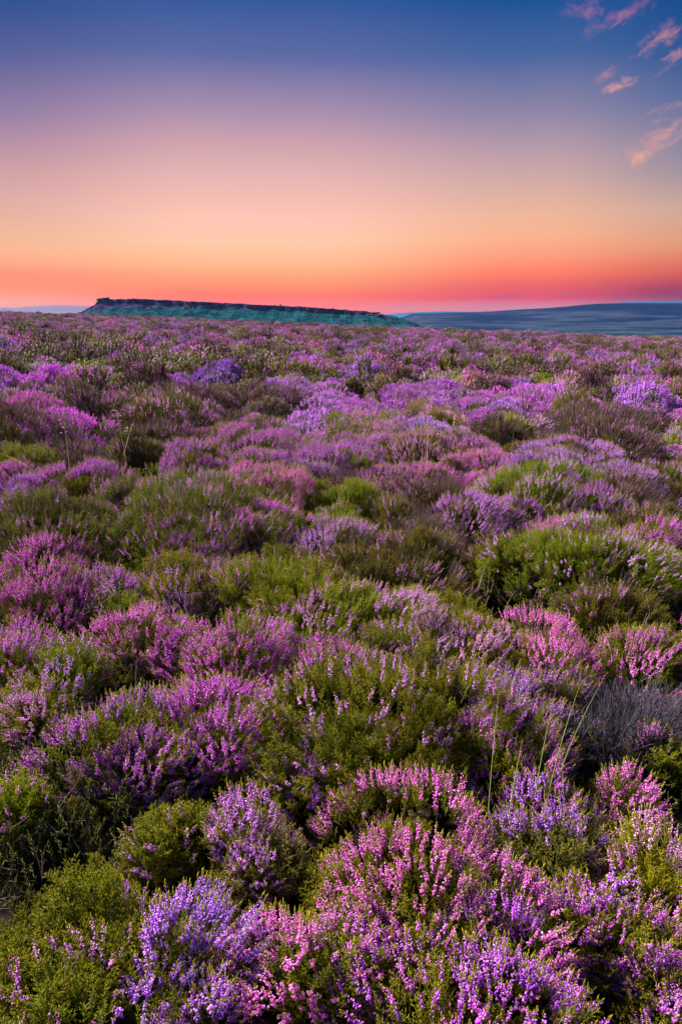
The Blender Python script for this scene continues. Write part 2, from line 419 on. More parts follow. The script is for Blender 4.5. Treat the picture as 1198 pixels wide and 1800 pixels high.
# --- gritstone blocks along the hill's rim
M_ROCK = plain_mat('gritstone', (0.006, 0.004, 0.013), (0.045, 0.032, 0.05), 0.6, bump=0.4)
def boulder_mesh(seed):
    r = np.random.default_rng(seed)
    import bmesh
    bm = bmesh.new(); bmesh.ops.create_cube(bm, size=1.0)
    bmesh.ops.bevel(bm, geom=bm.edges[:], offset=0.13, segments=1, affect='EDGES')
    bmesh.ops.subdivide_edges(bm, edges=[e for e in bm.edges if e.calc_length() > 0.4], cuts=1)
    for w in bm.verts:
        w.co += Vector(r.normal(0, 0.045, 3)); w.co.x += 0.18 * w.co.z * r.choice([-1, 1]) * 0.4
        if abs(w.co.z) < 0.12: w.co.x *= 0.93; w.co.y *= 0.93
    bmesh.ops.triangulate(bm, faces=bm.faces[:])
    me = bpy.data.meshes.new('boulder'); bm.to_mesh(me); bm.free(); me.materials.append(M_ROCK)
    return me
BM = [boulder_mesh(s) for s in range(7)]
def tor_z(x, y): return float(tor_profile(np.array([x]), np.array([y]))[0][0])
def boulder(px, dy, w, h, k, label, dz=0.0, group=None):
    x = (px - 599) / F * D_TOR
    yr = D_TOR + 6 * float(wob(np.array([x]), np.array([0.0]), 60, 8)[0]) + 3 * float(wob(np.array([x]), np.array([0.0]), 17, 9)[0])
    y = yr + dy
    o = link('boulder', BM[k % 7]); o.location = (x, y, tor_z(x, y) + dz + h * 0.36)
    o.scale = (w, w * random.uniform(.8, 1.2), h); o.rotation_euler = (random.uniform(-.1, .1), random.uniform(-.1, .1), random.uniform(0, 6.28))
    tag(o, label, 'boulder', group)
    return o

# ------------------------------------------------------------------ sprig templates: verts, tris, rnd, tip per part
def rot_frames(axis, spin):
    z = axis / np.linalg.norm(axis, axis=-1, keepdims=True)
    ref = np.where(np.abs(z[..., 2:3]) < 0.9, np.array([0, 0, 1.0]), np.array([1.0, 0, 0]))
    x = np.cross(ref, z); x /= np.linalg.norm(x, axis=-1, keepdims=True)
    y = np.cross(z, x)
    c, s = np.cos(spin)[..., None], np.sin(spin)[..., None]
    return np.stack([x * c + y * s, -x * s + y * c, z], -1)      # columns

class Acc:
    def __init__(self): self.v = []; self.f = []; self.r = []; self.t = []; self.n = 0
    def add(self, v, f, r, t):
        self.v.append(v); self.f.append(f + self.n); self.r.append(r); self.t.append(t); self.n += len(v)
    def get(self):
        if not self.v: return np.zeros((0, 3)), np.zeros((0, 3), int), np.zeros(0), np.zeros(0)
        return np.concatenate(self.v), np.concatenate(self.f), np.concatenate(self.r), np.concatenate(self.t)
    def stamp(self, T, Rm, s, p, rnd, tipf=1.0):
        """many copies of template T at once"""
        v, f, r, t = T
        if not len(v) or not len(p): return
        V = np.einsum('nij,vj->nvi', Rm, v) * s[:, None, None] + p[:, None, :]
        Fx = f[None] + (np.arange(len(p)) * len(v))[:, None, None]
        rr = np.clip(r[None] * 0.5 + rnd[:, None] * 0.5, 0, 1)
        self.add(V.reshape(-1, 3), Fx.reshape(-1, 3), rr.ravel(), np.broadcast_to(t[None] * tipf, rr.shape).ravel())

def spindle(n, rings):
    """closed or open n-sided tube along z: rings [(z, r)]; r = 0 makes a point"""
    v = []; f = []; idx = []
    for z, r in rings:
        if r == 0: idx.append([len(v)]); v.append((0, 0, z))
        else:
            idx.append(list(range(len(v), len(v) + n)))
            v += [(r * math.cos(6.2832 * k / n), r * math.sin(6.2832 * k / n), z) for k in range(n)]
    for a, b in zip(idx, idx[1:]):
        for k in range(n):
            k2 = (k + 1) % n
            if len(a) == 1: f.append((a[0], b[k2], b[k]))
            elif len(b) == 1: f.append((a[k], a[k2], b[0]))
            else: f += [(a[k], a[k2], b[k2]), (a[k], b[k2], b[k])]
    return np.array(v, float), np.array(f, int)

FLO = {0: spindle(5, [(0, .0), (.0018, .0014), (.0038, .0019), (.0056, .0016), (.0063, .0009)]),
       1: spindle(4, [(0, 0), (.0038, .0022), (.0068, 0)]),
       2: spindle(3, [(0, .0034), (.0095, 0)]),
       3: spindle(3, [(-.004, 0), (.006, .0068), (.018, 0)])}
def tube(pts, r0, r1, n=3):
    pts = np.asarray(pts, float); k = len(pts); v = []; f = []
    tg = np.gradient(pts, axis=0); Rm = rot_frames(tg, np.zeros(k))
    for i in range(k):
        r = r0 + (r1 - r0) * i / (k - 1)
        for q in range(n):
            a = 6.2832 * q / n
            v.append(pts[i] + Rm[i] @ np.array([r * math.cos(a), r * math.sin(a), 0]))
    for i in range(k - 1):
        for q in range(n):
            a, b = i * n + q, i * n + (q + 1) % n
            f += [(a, b, b + n), (a, b + n, a + n)]
    return np.array(v), np.array(f, int)

def curve_pts(L, r, k, amt=0.10):
    b = r.uniform(-amt, amt, 2)
    t = np.linspace(0, 1, k)
    return np.stack([b[0] * L * t * t, b[1] * L * t * t, L * t], -1)

def needles(acc, pts, r, n, ln, wd, t0, t1, tip, rv):
    """single-triangle scale leaves along a stem"""
    for k in range(n):
        t = t0 + (t1 - t0) * (k + r.uniform(0, .6)) / n
        i = t * (len(pts) - 1); a = int(min(i, len(pts) - 2)); p = pts[a] + (pts[a + 1] - pts[a]) * (i - a)
        ax = (pts[a + 1] - pts[a]); ax = ax / np.linalg.norm(ax)
        th = k * 2.4 + r.uniform(-.4, .4); d = np.array([math.cos(th), math.sin(th), 0]); d = d - ax * d.dot(ax); d /= np.linalg.norm(d)
        sd = np.cross(ax, d); l = ln * r.uniform(.75, 1.2)
        q = p + (d * 0.75 + ax * 0.75) * l
        acc.add(np.array([p - sd * wd, p + sd * wd, q]), np.array([[0, 1, 2]]), np.full(3, rv + r.uniform(-.2, .2)), np.array([tip, tip, tip + .2]))

def spike_template(seed, lod):
    r = np.random.default_rng(seed)
    L = r.uniform(.056, .080); fl = Acc(); lf = Acc()
    pts = curve_pts(L, r, 4 if lod < 2 else 2, .14)
    v, f = tube(pts, .0011, .0007) if lod < 3 else tube(pts, .0016, .001)
    lf.add(v, f, np.full(len(v), .45), np.full(len(v), .15))
    nf = {0: 19, 1: 16, 2: 12, 3: 6}[lod]
    a0, a1 = r.uniform(.22, .36), r.uniform(.86, .95)
    side = r.uniform(0, 6.28)
    P = []; AX = []; S = []; RR = []; TT = []
    for k in range(nf):
        t = a0 + (a1 - a0) * (k + r.uniform(0, .5)) / nf
        i = t * (len(pts) - 1); a = int(min(i, len(pts) - 2)); p = pts[a] + (pts[a + 1] - pts[a]) * (i - a)
        th = side + r.normal(0, 1.25)
        u = (t - a0) / (a1 - a0)
        up = -0.55 + 1.1 * u
        d = np.array([math.cos(th), math.sin(th), up])
        P.append(p + np.array([math.cos(th), math.sin(th), 0]) * .0015); AX.append(d); S.append((1.1 - .45 * u) * r.uniform(.8, 1.2)); RR.append(r.uniform(0, 1)); TT.append(u ** 2)
    T = (*FLO[lod], None, None)
    Rm = rot_frames(np.array(AX), r.uniform(0, 6, nf))
    for k in range(nf):
        v = FLO[lod][0] @ Rm[k].T * S[k] + P[k]
        fl.add(v, FLO[lod][1], np.full(len(v), RR[k]), np.full(len(v), TT[k]))
    if lod < 2:
        needles(lf, pts, r, 14 if lod == 0 else 9, .006, .0010, .05, .45, .2, .5)
        needles(lf, pts, r, 10 if lod == 0 else 6, .006, .0010, .86, 1.0, .9, .5)
        v, f = spindle(3, [(0, .0012), (.006, .0016), (.014, 0)]); lf.add(v + pts[-1] * np.array([1, 1, 1]) - np.array([0, 0, .003]), f, np.full(len(v), .5), np.full(len(v), .9))
    return fl.get(), lf.get()

def shoot_template(seed, lod):
    r = np.random.default_rng(seed + 500)
    L = r.uniform(.075, .105); lf = Acc()
    pts = curve_pts(L, r, 4 if lod < 2 else 2, .16)
    v, f = tube(pts, .0013, .0007) if lod < 3 else tube(pts, .0035, .002)
    lf.add(v, f, np.full(len(v), .5), np.linspace(.0, .6, len(v)))
    nb = {0: 15, 1: 12, 2: 9, 3: 4}[lod]
    for k in range(nb):
        t = .12 + .83 * (k + r.uniform(0, .6)) / nb
        i = t * (len(pts) - 1); a = int(min(i, len(pts) - 2)); p = pts[a] + (pts[a + 1] - pts[a]) * (i - a)
        th = k * 2.4 + r.uniform(-.5, .5)
        d = np.array([math.cos(th), math.sin(th), r.uniform(.9, 1.5)]); d /= np.linalg.norm(d)
        l = r.uniform(.016, .027) * (1.1 - .5 * t) * (1.5 if lod == 3 else 1)
        w = {0: .0011, 1: .0013, 2: .0024, 3: .006}[lod]
        Rm = rot_frames(d[None], np.array([r.uniform(0, 6)]))[0]
        rv = r.uniform(.25, .85)
        v, f = spindle(3, [(0, w * .6), (l * .55, w), (l, 0)] if lod < 2 else [(0, w), (l, 0)]); v = v @ Rm.T + p
        lf.add(v, f, np.full(len(v), rv), np.array([.1] * 3 + [.35] * 3 + [.9] if lod < 2 else [.15] * 3 + [.9]) * (0.5 + .5 * t))
        if lod < 2:
            bp = np.array([p, p + d * l * .5, p + d * l])
            needles(lf, bp, r, 9 if lod == 0 else 5, .0042, .0009, .1, 1.0, .25 + .35 * t, rv)
    if lod < 2: needles(lf, pts, r, 8, .005, .0010, .82, 1.0, .8, .5)
    return lf.get()

def twig_template(seed, lod):
    r = np.random.default_rng(seed + 900); lf = Acc(); L = r.uniform(.1, .15)
    p0 = np.zeros(3)
    for k in range(5 if lod < 2 else 2):
        d = np.array([*r.normal(0, .35, 2), 1.0]); q = p0 + d / np.linalg.norm(d) * L * r.uniform(.5, 1)
        mdl = (p0 + q) / 2 + r.normal(0, .006, 3)
        w = {0: .0009, 1: .0010, 2: .0018, 3: .004}[lod]
        v, f = tube([p0 * 1, mdl, q], w * 1.3, w * .6); lf.add(v, f, np.full(len(v), r.uniform(0, 1)), np.zeros(len(v)))
        if r.random() < .5: p0 = mdl * .6
    return lf.get()

NV = 8
TS = {l: [spike_template(s, l) for s in range(NV)] for l in range(4)}
TG = {l: [shoot_template(s, l) for s in range(NV)] for l in range(4)}
TW = {l: [twig_template(s, l) for s in range(NV)] for l in range(4)}

def dome(r, n, Rr, H, clumps, low=-.12):
    """points, axes and clump ids on a lumpy dome made of smaller clumps"""
    cth = np.arccos(r.uniform(.12, 1, clumps)); cph = r.uniform(0, 6.2832, clumps)
    C = np.stack([np.sin(cth) * np.cos(cph), np.sin(cth) * np.sin(cph), np.cos(cth)], -1)
    ch = r.uniform(.72, 1.18, clumps)
    u = r.uniform(low, 1, n); ph = r.uniform(0, 6.2832, n); sn = np.sqrt(1 - u * u)
    D = np.stack([sn * np.cos(ph), sn * np.sin(ph), u], -1)
    dist = np.linalg.norm(D[:, None] - C[None], axis=-1); ci = dist.argmin(1); dm = dist.min(1)
    rad = ch[ci] * (1.04 - .55 * dm ** 2)
    lob = 1 + .16 * np.sin(ph * 2 + r.uniform(0, 6)) + .10 * np.sin(ph * 3 + r.uniform(0, 6))
    P = D * rad[:, None] * np.stack([Rr * lob, Rr * lob, np.full(n, H * .72)], -1)
    P[:, 2] += H * .28
    N = D / np.array([Rr, Rr, H]) ; N /= np.linalg.norm(N, axis=-1, keepdims=True)
    lean = (D - C[ci]) * .8
    ax = N * .70 + np.array([0, 0, .60]) + lean * .6 + r.normal(0, .13, (n, 3)) + np.array([*r.normal(0, .12, 2), 0])
    ax /= np.linalg.norm(ax, axis=-1, keepdims=True)
    return P, ax, ci, D

def build_bush(seed, lod, Rr=.25, H=.36, n=420, bloom=.8, twig=0.0, spike_scale=1.0, patch=.35, points=False):
    """returns (flower arrays, leaf arrays, wood arrays, [(pos, axis, scale, spin, variant)] spikes)"""
    r = np.random.default_rng(seed * 13 + 5)
    ncl = max(5, int(round(17 * (Rr / .25) ** 1.2)))
    P, ax, ci, D = dome(r, n, Rr, H, ncl)
    cb = np.clip(bloom + r.normal(0, min(patch, .02 + .8 * bloom), ncl), 0, 1) if 0 < bloom < 1 else np.full(ncl, bloom)
    pf = cb[ci] * np.clip(.58 + .8 * (D[:, 2] + .2), .4, 1)
    is_f = r.random(n) < pf
    is_t = (~is_f) & (r.random(n) < twig)
    is_g = ~is_f & ~is_t
    sc = r.uniform(.75, 1.2, n) * spike_scale
    var = r.integers(0, NV, n); spin = r.uniform(0, 6.28, n)
    crnd = r.uniform(.15, .85, ncl)[ci] * .6 + r.uniform(0, 1, n) * .4
    base = P - ax * (sc * .1)[:, None]
    base[is_f] += ax[is_f] * (sc[is_f] * .036)[:, None]
    Rm = rot_frames(ax, spin)
    fl, lf, wd = Acc(), Acc(), Acc()
    if points:
        ni = n // 3
        Pi, axi, _, Di = dome(r, ni, Rr * .74, H * .78, ncl)
        si = r.uniform(.9, 1.3, ni) * spike_scale
        bi = Pi - axi * .07; Ri = rot_frames(axi, r.uniform(0, 6, ni)); vi = r.integers(0, NV, ni)
        it = r.random(ni) < (1.0 if twig > .5 else 0.0)
        for k in range(NV):
            q = is_t & (var == k); wd.stamp(TW[1][k], Rm[q], sc[q] * 1.1, base[q], r.uniform(0, 1, q.sum()))
            q = it & (vi == k); wd.stamp(TW[2][k], Ri[q], si[q], bi[q], r.uniform(0, 1, q.sum()))
        g_ = is_g; q = ~it
        shoots = (np.concatenate([base[g_], bi[q]]), np.concatenate([Rm[g_], Ri[q]]), np.concatenate([sc[g_], si[q]]), np.concatenate([var[g_], vi[q]]), np.concatenate([np.ones(g_.sum()), np.full(q.sum(), .40)]))  # inner shoots tinted down: shade inside the bush put into leaf colour
        spikes = (base[is_f], Rm[is_f], sc[is_f], var[is_f], crnd[is_f])
    for k in range(NV if not points else 0):
        q = is_f & (var == k)
        fl.stamp(TS[lod][k][0], Rm[q], sc[q], base[q], crnd[q]); lf.stamp(TS[lod][k][1], Rm[q], sc[q], base[q], r.uniform(.3, .8, q.sum()))
        q = is_g & (var == k)
        lf.stamp(TG[lod][k], Rm[q], sc[q], base[q], r.uniform(.1, 1, q.sum()))
        q = is_t & (var == k)
        wd.stamp(TW[lod][k], Rm[q], sc[q] * 1.1, base[q], r.uniform(0, 1, q.sum()))
    # inner, shorter growth that closes the bush
    ni = n // 3 if not points else 0
    Pi, axi, _, Di = dome(r, ni, Rr * .74, H * .78, ncl)
    vi = r.integers(0, NV, ni); Ri = rot_frames(axi, r.uniform(0, 6, ni)); si = r.uniform(.9, 1.3, ni) * spike_scale
    for k in range(NV):
        q = vi == k
        (wd if twig > .5 else lf).stamp((TW if twig > .5 else TG)[lod][k], Ri[q], si[q], Pi[q] - axi[q] * .07, r.uniform(.0, .6, q.sum()), .3)
    # woody branches from the root
    nb = {0: 46, 1: 34, 2: 16, 3: 5}[lod]
    for k in range(nb):
        e = P[r.integers(0, n)] * np.array([.9, .9, .85]); s = np.array([*r.normal(0, Rr * .14, 2), -.03])
        md = (s + e) / 2 + np.array([e[0] * .18, e[1] * .18, -.02]) + r.normal(0, .012, 3)
        v, f = tube([s, md, e], .0042 if lod < 3 else .007, .0013); wd.add(v, f, np.full(len(v), .5), np.zeros(len(v)))
    if points: return wd.get(), shoots, spikes
    return fl.get(), lf.get(), wd.get(), None

def part_mesh(name, arr, m):
    if not len(arr[0]): return None
    return mesh_from(name, arr[0], arr[1], [m], {'rnd': arr[2], 'tip': arr[3]})

# ------------------------------------------------------------------ kinds of heather
KINDS = {   # floret colour, leaf colour, bloom, twig share, words
    'pink':    ((0.82, 0.16, 0.62), (0.09, 0.125, 0.006), .93, 0, 'bright pink heather'),
    'magenta': ((0.66, 0.035, 0.64), (0.085, 0.12, 0.006), .88, 0, 'deep magenta heather'),
    'mauve':   ((0.62, 0.085, 0.74), (0.085, 0.12, 0.007), .85, 0, 'mauve flowering heather'),
    'lilac':   ((0.62, 0.24, 0.82), (0.075, 0.09, 0.03), .82, 0, 'pale lilac heather'),
    'violet':  ((0.38, 0.10, 0.70), (0.05, 0.075, 0.025), .82, 0, 'bluish violet heather'),
    'sparse':  ((0.68, 0.40, 0.76), (0.11, 0.16, 0.005), .22, 0, 'green heather flecked with lilac'),
    'fleck':   ((0.68, 0.36, 0.76), (0.070, 0.115, 0.005), .17, 0, 'green heather with a few flecks'),
    'blush':   ((0.74, 0.36, 0.64), (0.13, 0.155, 0.006), .48, 0, 'green heather dusted with pale pink'),
    'green':   ((0.60, 0.20, 0.60), (0.12, 0.18, 0.004), .08, 0, 'leafy green heather'),
    'olive':   ((0.60, 0.20, 0.60), (0.048, 0.050, 0.008), .12, .1, 'dark olive heather'),
    'brown':   ((0.50, 0.14, 0.45), (0.055, 0.038, 0.026), .14, .45, 'brown woody heather'),
    'twig':    ((0.50, 0.14, 0.45), (0.06, 0.06, 0.05), .0, .9, 'bare grey twiggy heather'),
}
def place(px, py, wpx, hk=.72):
    """where a bush seen at this photo pixel with this width stands"""
    d = pix_dir(px, py); fwd = np.array([0, math.cos(PITCH), -math.sin(PITCH)])
    hb = .26; t = 1.0
    for _ in range(4):
        lo = 0.2; hi = 200.0; t = lo
        step = .02
        while t < hi:
            p = np.array([0, 0, EYE]) + d * t
            if p[2] < float(ground_h(p[0], p[1])) + hb: break
            t += step; step *= 1.01
        rad = wpx / F * t * d.dot(fwd) / 2
        H = min(.52, max(.2, .16 + .75 * rad)); hb = H * hk
    p = np.array([0, 0, EYE]) + d * t
    return p[0], p[1], rad, H
# (photo x, y, width, kind, label) read off the photograph
LIST = [
 (735,1490,400,'pink','broad bright pink heather bush in the foreground, its spikes the largest and pinkest'),
 (860,1720,380,'mauve','wide mauve heather bush cut by the bottom edge of the photo'),
 (560,1640,270,'pink','pink heather bush between the large pink bush and the round one at the bottom'),
 (330,1735,170,'lilac','round ball of pale pinkish lilac heather at the bottom edge'),
 (330,1630,230,'violet','dim violet heather bush just behind the round pale ball'),
 (120,1580,320,'fleck','low leafy green heather in the bottom corner with a few lilac spikes'),
 (60,1730,270,'fleck','dark green heather at the bottom left corner with lilac flecks'),
 (1030,1610,260,'mauve','loose mauve heather with green shoots, behind the wide bottom bush'),
 (1140,1510,220,'blush','reddish green heather with small white and pink flowers at the edge'),
 (1165,1720,190,'mauve','mauve heather filling the bottom right corner'),
 (955,1440,270,'violet','deep bluish violet heather beside the large pink bush, behind the grass blades'),  # blue violet florets: bluish shade on this bush put into its colour
 (890,1305,250,'pink','pink heather with upright spikes around the thin green grass blades'),
 (1085,1375,150,'pink','small pink heather bush to the side of the violet one'),
 (1175,1300,120,'blush','small bush of pale pink spikes and green shoots beside the bare twigs'),
 (440,1455,210,'lilac','greyish white lilac heather on dark green, before the large pink bush'),
 (515,1335,150,'mauve','small mauve heather with upright spikes above the greyish lilac one'),
 (390,1250,250,'magenta','magenta heather making the right half of the big purple mass'),
 (220,1270,240,'mauve','mauve heather overhanging the dark hollow'),
 (300,1410,170,'fleck','dark green heather with drooping pale flecks under the overhanging mauve bush'),
 (20,1400,140,'green','brownish green heather at the edge next to the dark hollow'),
 (40,1230,170,'blush','yellowish green heather with peach pink spikes at the left edge'),
 (420,1110,230,'magenta','magenta heather with open patches of stems, above the big purple mass'),
 (545,1150,180,'magenta','magenta flecked heather against the big dark green mound'),
 (240,1090,150,'pink','small pink tuft of heather over reddish stems'),
 (690,1180,400,'fleck','biggest dark green heather mound, almost without flowers, in the middle'),
 (590,1290,190,'fleck','green heather with pale flecks at the foot of the big green mound'),
 (640,1060,260,'blush','greyish pink and green heather along the top of the big green mound'),
 (800,1085,250,'blush','long blush pink heather on the far slope of the big green mound'),
 (950,1115,200,'pink','glowing pink heather next to the dark gap, beyond the big mound'),
 (1150,1105,170,'pink','pink heather at the right edge above the bare twigs'),
 (1070,1050,170,'olive','rounded olive green heather before the right edge'),
 (1175,985,100,'green','small bright yellow green heather at the right edge'),
 (1040,945,260,'sparse','large green heather mound covered with whitish lilac spikes'),
 (1100,1245,170,'twig','bare grey tangle of dead heather twigs'),
 (1000,1190,110,'mauve','thin mauve heather leaning over the bare twigs'),
 (70,1025,190,'magenta','bright magenta heather hugging the left edge'),
 (165,1010,150,'mauve','mauve heather joined to the bright magenta bush at the left edge'),
 (110,1145,180,'sparse','green heather with lilac fringe below the bright magenta left bush'),
 (330,1000,200,'blush','tall pale pink spikes over green heather in front of the domed mound'),
 (510,1010,220,'green','yellow green heather in front of the blue lilac clump'),
 (215,1040,100,'green','narrow green heather beside the bright magenta bush'),
 (330,870,330,'fleck','domed green heather mound with flowers only round its rim'),
 (330,935,190,'magenta','deep magenta tuft on the near face of the domed green mound'),
 (445,925,190,'magenta','hot magenta heather at the foot of the domed green mound'),
 (455,845,190,'pink','pink heather crest along the top of the domed green mound'),
 (580,940,180,'lilac','pale blue lilac heather clump beside the hot magenta one'),
 (735,950,170,'olive','olive heather with a few pale tips behind the big green mound'),
 (870,965,140,'olive','dark olive heather beside the deep gap'),
 (80,905,260,'olive','dark olive green heather bank at the left edge'),
 (60,862,130,'lilac','pale lilac tops on the olive bank at the left edge'),
 (150,838,170,'magenta','magenta heather band behind the olive bank'),
 (30,830,110,'magenta','small magenta heather at the left edge behind the olive bank'),
 (820,885,130,'lilac','lilac heather behind the dark olive one'),
 (750,865,130,'brown','reddish brown woody heather behind the pale lilac clump'),
 (905,890,110,'mauve','small mauve heather between two green mounds'),
 (615,870,140,'green','soft green heather behind the blue lilac clump'),
 (660,825,110,'magenta','hot magenta tuft standing on its own in the middle'),
 (590,800,140,'mauve','mauve heather behind the hot magenta tuft'),
 (960,840,200,'sparse','tall dark green mound with pale lilac top at mid depth'),
 (940,800,150,'lilac','pale lilac heather crowning the tall dark green mound'),
 (1110,830,170,'lilac','broad pale lilac heather towards the right edge at mid depth'),
 (1180,800,110,'mauve','mauve heather at the right edge at mid depth'),
 (1050,880,120,'mauve','mauve heather in front of the broad pale lilac one'),
 (455,765,180,'mauve','rounded mauve heather mound with dark hollow at its foot'),
 (260,760,140,'brown','dark brown heather with bare fanning stems at mid depth'),
 (350,735,75,'lilac','small lilac cap of heather beside the dark brown bush'),
 (300,795,80,'mauve','small mauve heather below the dark brown bush'),
 (40,805,140,'green','yellow green grassy heather at the left edge'),
 (100,745,150,'magenta','magenta heather drift at the left'),
 (25,700,100,'lilac','lilac heather at the left edge beyond the magenta drift'),
 (640,745,170,'blush','brownish pink heather mound right of the rounded mauve one'),
 (720,770,150,'blush','pale pink and green heather next to the brownish pink mound'),
 (800,770,120,'lilac','pale lilac heather with long spikes at mid depth'),
 (850,800,120,'pink','pink heather in front of the long spiked lilac one'),
 (480,695,120,'brown','dark brown heather beyond the rounded mauve mound'),
 (290,690,110,'brown','reddish dark heather below the craggy end of the hill'),
 (815,660,44,'green','small bright yellow green heather standing alone at far mid depth'),
 (505,645,130,'olive','rounded olive heather mound in the middle distance'),
 (960,695,130,'lilac','lilac heather with dark foot in the right middle distance'),
 (900,670,110,'olive','olive heather hump in the right middle distance'),
 (1120,690,130,'violet','violet heather in the right middle distance'),
]

bushes = []                                  # dict(x, y, r, h, kind, label)
for px, py, w, kind, lab in LIST:
    x, y, rad, H = place(px, py, w)
    if kind == 'fleck' and py > 1500: H *= .72          # low growth
    bushes.append(dict(x=x, y=y, r=rad, h=H, kind=kind, label=lab, px=px, py=py))

def project(x, y, z):
    d = np.array([x, y, z - EYE]); c = d[1] * math.cos(PITCH) - d[2] * math.sin(PITCH); u = d[1] * math.sin(PITCH) + d[2] * math.cos(PITCH)
    return 599 + F * d[0] / c, 900 - F * u / c

# random bushes between and behind the listed ones
def kind_at(x, y, r):
    """patchy mixture: drifts of flower, drifts of dark heather"""
    a = float(wob(x, y, 2.6, 31)); c = float(wob(x, y, 6.0, 32)); q = a * .9 + c * .7 + r.normal(0, .16)
    if q > .10: return r.choice(['olive', 'brown', 'green', 'sparse'], p=[.44, .42, .06, .08])
    if q > -.06: return r.choice(['sparse', 'blush', 'lilac', 'olive', 'mauve'], p=[.24, .22, .2, .18, .16])
    return r.choice(['mauve', 'magenta', 'pink', 'lilac', 'violet', 'blush'], p=[.38, .24, .06, .18, .08, .06])
rr = np.random.default_rng(11)
TOTAL = 300
tries = 0
ymax = 11.5
cand = []
while len(bushes) < TOTAL and tries < 60000:
    tries += 1
    y = math.sqrt(rr.uniform(1.0, ymax ** 2)); x = rr.uniform(-1, 1) * (y * .53 + .25)
    rad = rr.uniform(.15, .30) if y < 5 else rr.uniform(.22, .46)
    ok = True
    for b in bushes:
        dd = math.hypot(b['x'] - x, b['y'] - y)
        if dd < (.60 if y > 5 else .64) * (b['r'] + rad): ok = False; break
    if not ok: continue
    px, py = project(x, y, float(ground_h(x, y)) + .25)
    if not (-25 < px < 1223 and py < 1815): continue
    if 50 < px < 220 and 1280 < py < 1430: continue            # the dark hollow stays open
    H = min(.5, .15 + .78 * rad) * (rr.uniform(.85, 1.15) if y < 4 else rr.uniform(.75, 1.35))
    k = str(kind_at(x, y, rr))
    if y > 4 and rr.random() < .16: k = str(rr.choice(['olive', 'brown'])); H *= 1.2; rad *= .85
    if y < 2.2 and k in ('brown', 'olive'): k = 'sparse'
    bushes.append(dict(x=x, y=y, r=rad, h=H, kind=k, label=None, px=px, py=py))

# labels of the unlisted ones: kind, skyline landmark above them, order of nearness
COLS = [(-999, 150, 'left of the rocky hill'), (150, 330, 'below the craggy end of the hill'), (330, 560, 'below the middle of the rocky hill'),
        (560, 750, 'below the outcrop on the hill'), (750, 980, 'below the low end of the moor'), (980, 9999, 'below the high end of the moor')]
ORD = ['nearest', 'second nearest', 'third nearest', 'fourth nearest', 'fifth nearest', 'sixth nearest', 'seventh nearest', 'eighth nearest', 'ninth nearest', 'tenth nearest',
       'eleventh nearest', 'twelfth nearest', 'thirteenth nearest', 'fourteenth nearest', 'fifteenth nearest', 'sixteenth nearest', 'seventeenth nearest', 'eighteenth nearest', 'nineteenth nearest', 'twentieth nearest']
seen = {}
for b in sorted((b for b in bushes if not b['label']), key=lambda b: math.hypot(b['x'], b['y'])):
    c = next(i for i, q in enumerate(COLS) if q[0] <= b['px'] < q[1])
    n = seen.get((b['kind'], c), 0); seen[(b['kind'], c)] = n + 1
    b['label'] = f"{ORD[min(n, 19)]} small {KINDS[b['kind']][4]} bush {COLS[c][2]}"
    if b['y'] > 5: b['label'] = b['label'].replace(' small ', ' ')

# shared meshes: per kind and level of detail
FORMS = {**{k: (1, .86, 0) for k in ('pink', 'magenta', 'mauve', 'lilac', 'violet')}, **{k: (2, .36, 0) for k in ('blush', 'sparse')},
         **{k: (3, .12, .04) for k in ('fleck', 'green', 'olive')}, **{k: (4, .12, .5) for k in ('brown', 'twig')}}
CACHE = {}
def shared(kind, lod, k, big=False):
    fc, lc, bloom, twig, words = KINDS[kind]
    form = FORMS[kind]; bloom = form[1]; twig = form[2]
    key = (form[0], lod, k, big)
    if key not in CACHE:
        n = int({1: 950, 2: 1050, 3: 480}[lod] * (2.6 if big else 1))
        br_ = .42 if big else .25
        fl, lf, wd, _ = build_bush(form[0] * 10 + k + 3, lod, br_, .36, n, bloom, twig, {1: .80, 2: .70, 3: .85}[lod])
        CACHE[key] = (part_mesh('flower_spikes', fl, M_FLOWER), part_mesh('foliage', lf, M_LEAF), part_mesh('stems', wd, M_GREYWOOD if kind == 'twig' else M_WOOD))
    return CACHE[key]
def hash_kind(k): return list(KINDS).index(k) + 1

# flower spikes of the nearest bushes are objects of their own
SPIKE_ME = []
for k in range(NV):
    fl, lf = TS[0][k]
    v = np.concatenate([fl[0], lf[0]]); f = np.concatenate([fl[1], lf[1] + len(fl[0])])
    SPIKE_ME.append(mesh_from('flower_spike', v, f, [M_FLOWER, M_SPIKELEAF], {'rnd': np.concatenate([fl[2], lf[2]]), 'tip': np.concatenate([fl[3], lf[3]])},
                              [0] * len(fl[1]) + [1] * len(lf[1]), smooth=True))

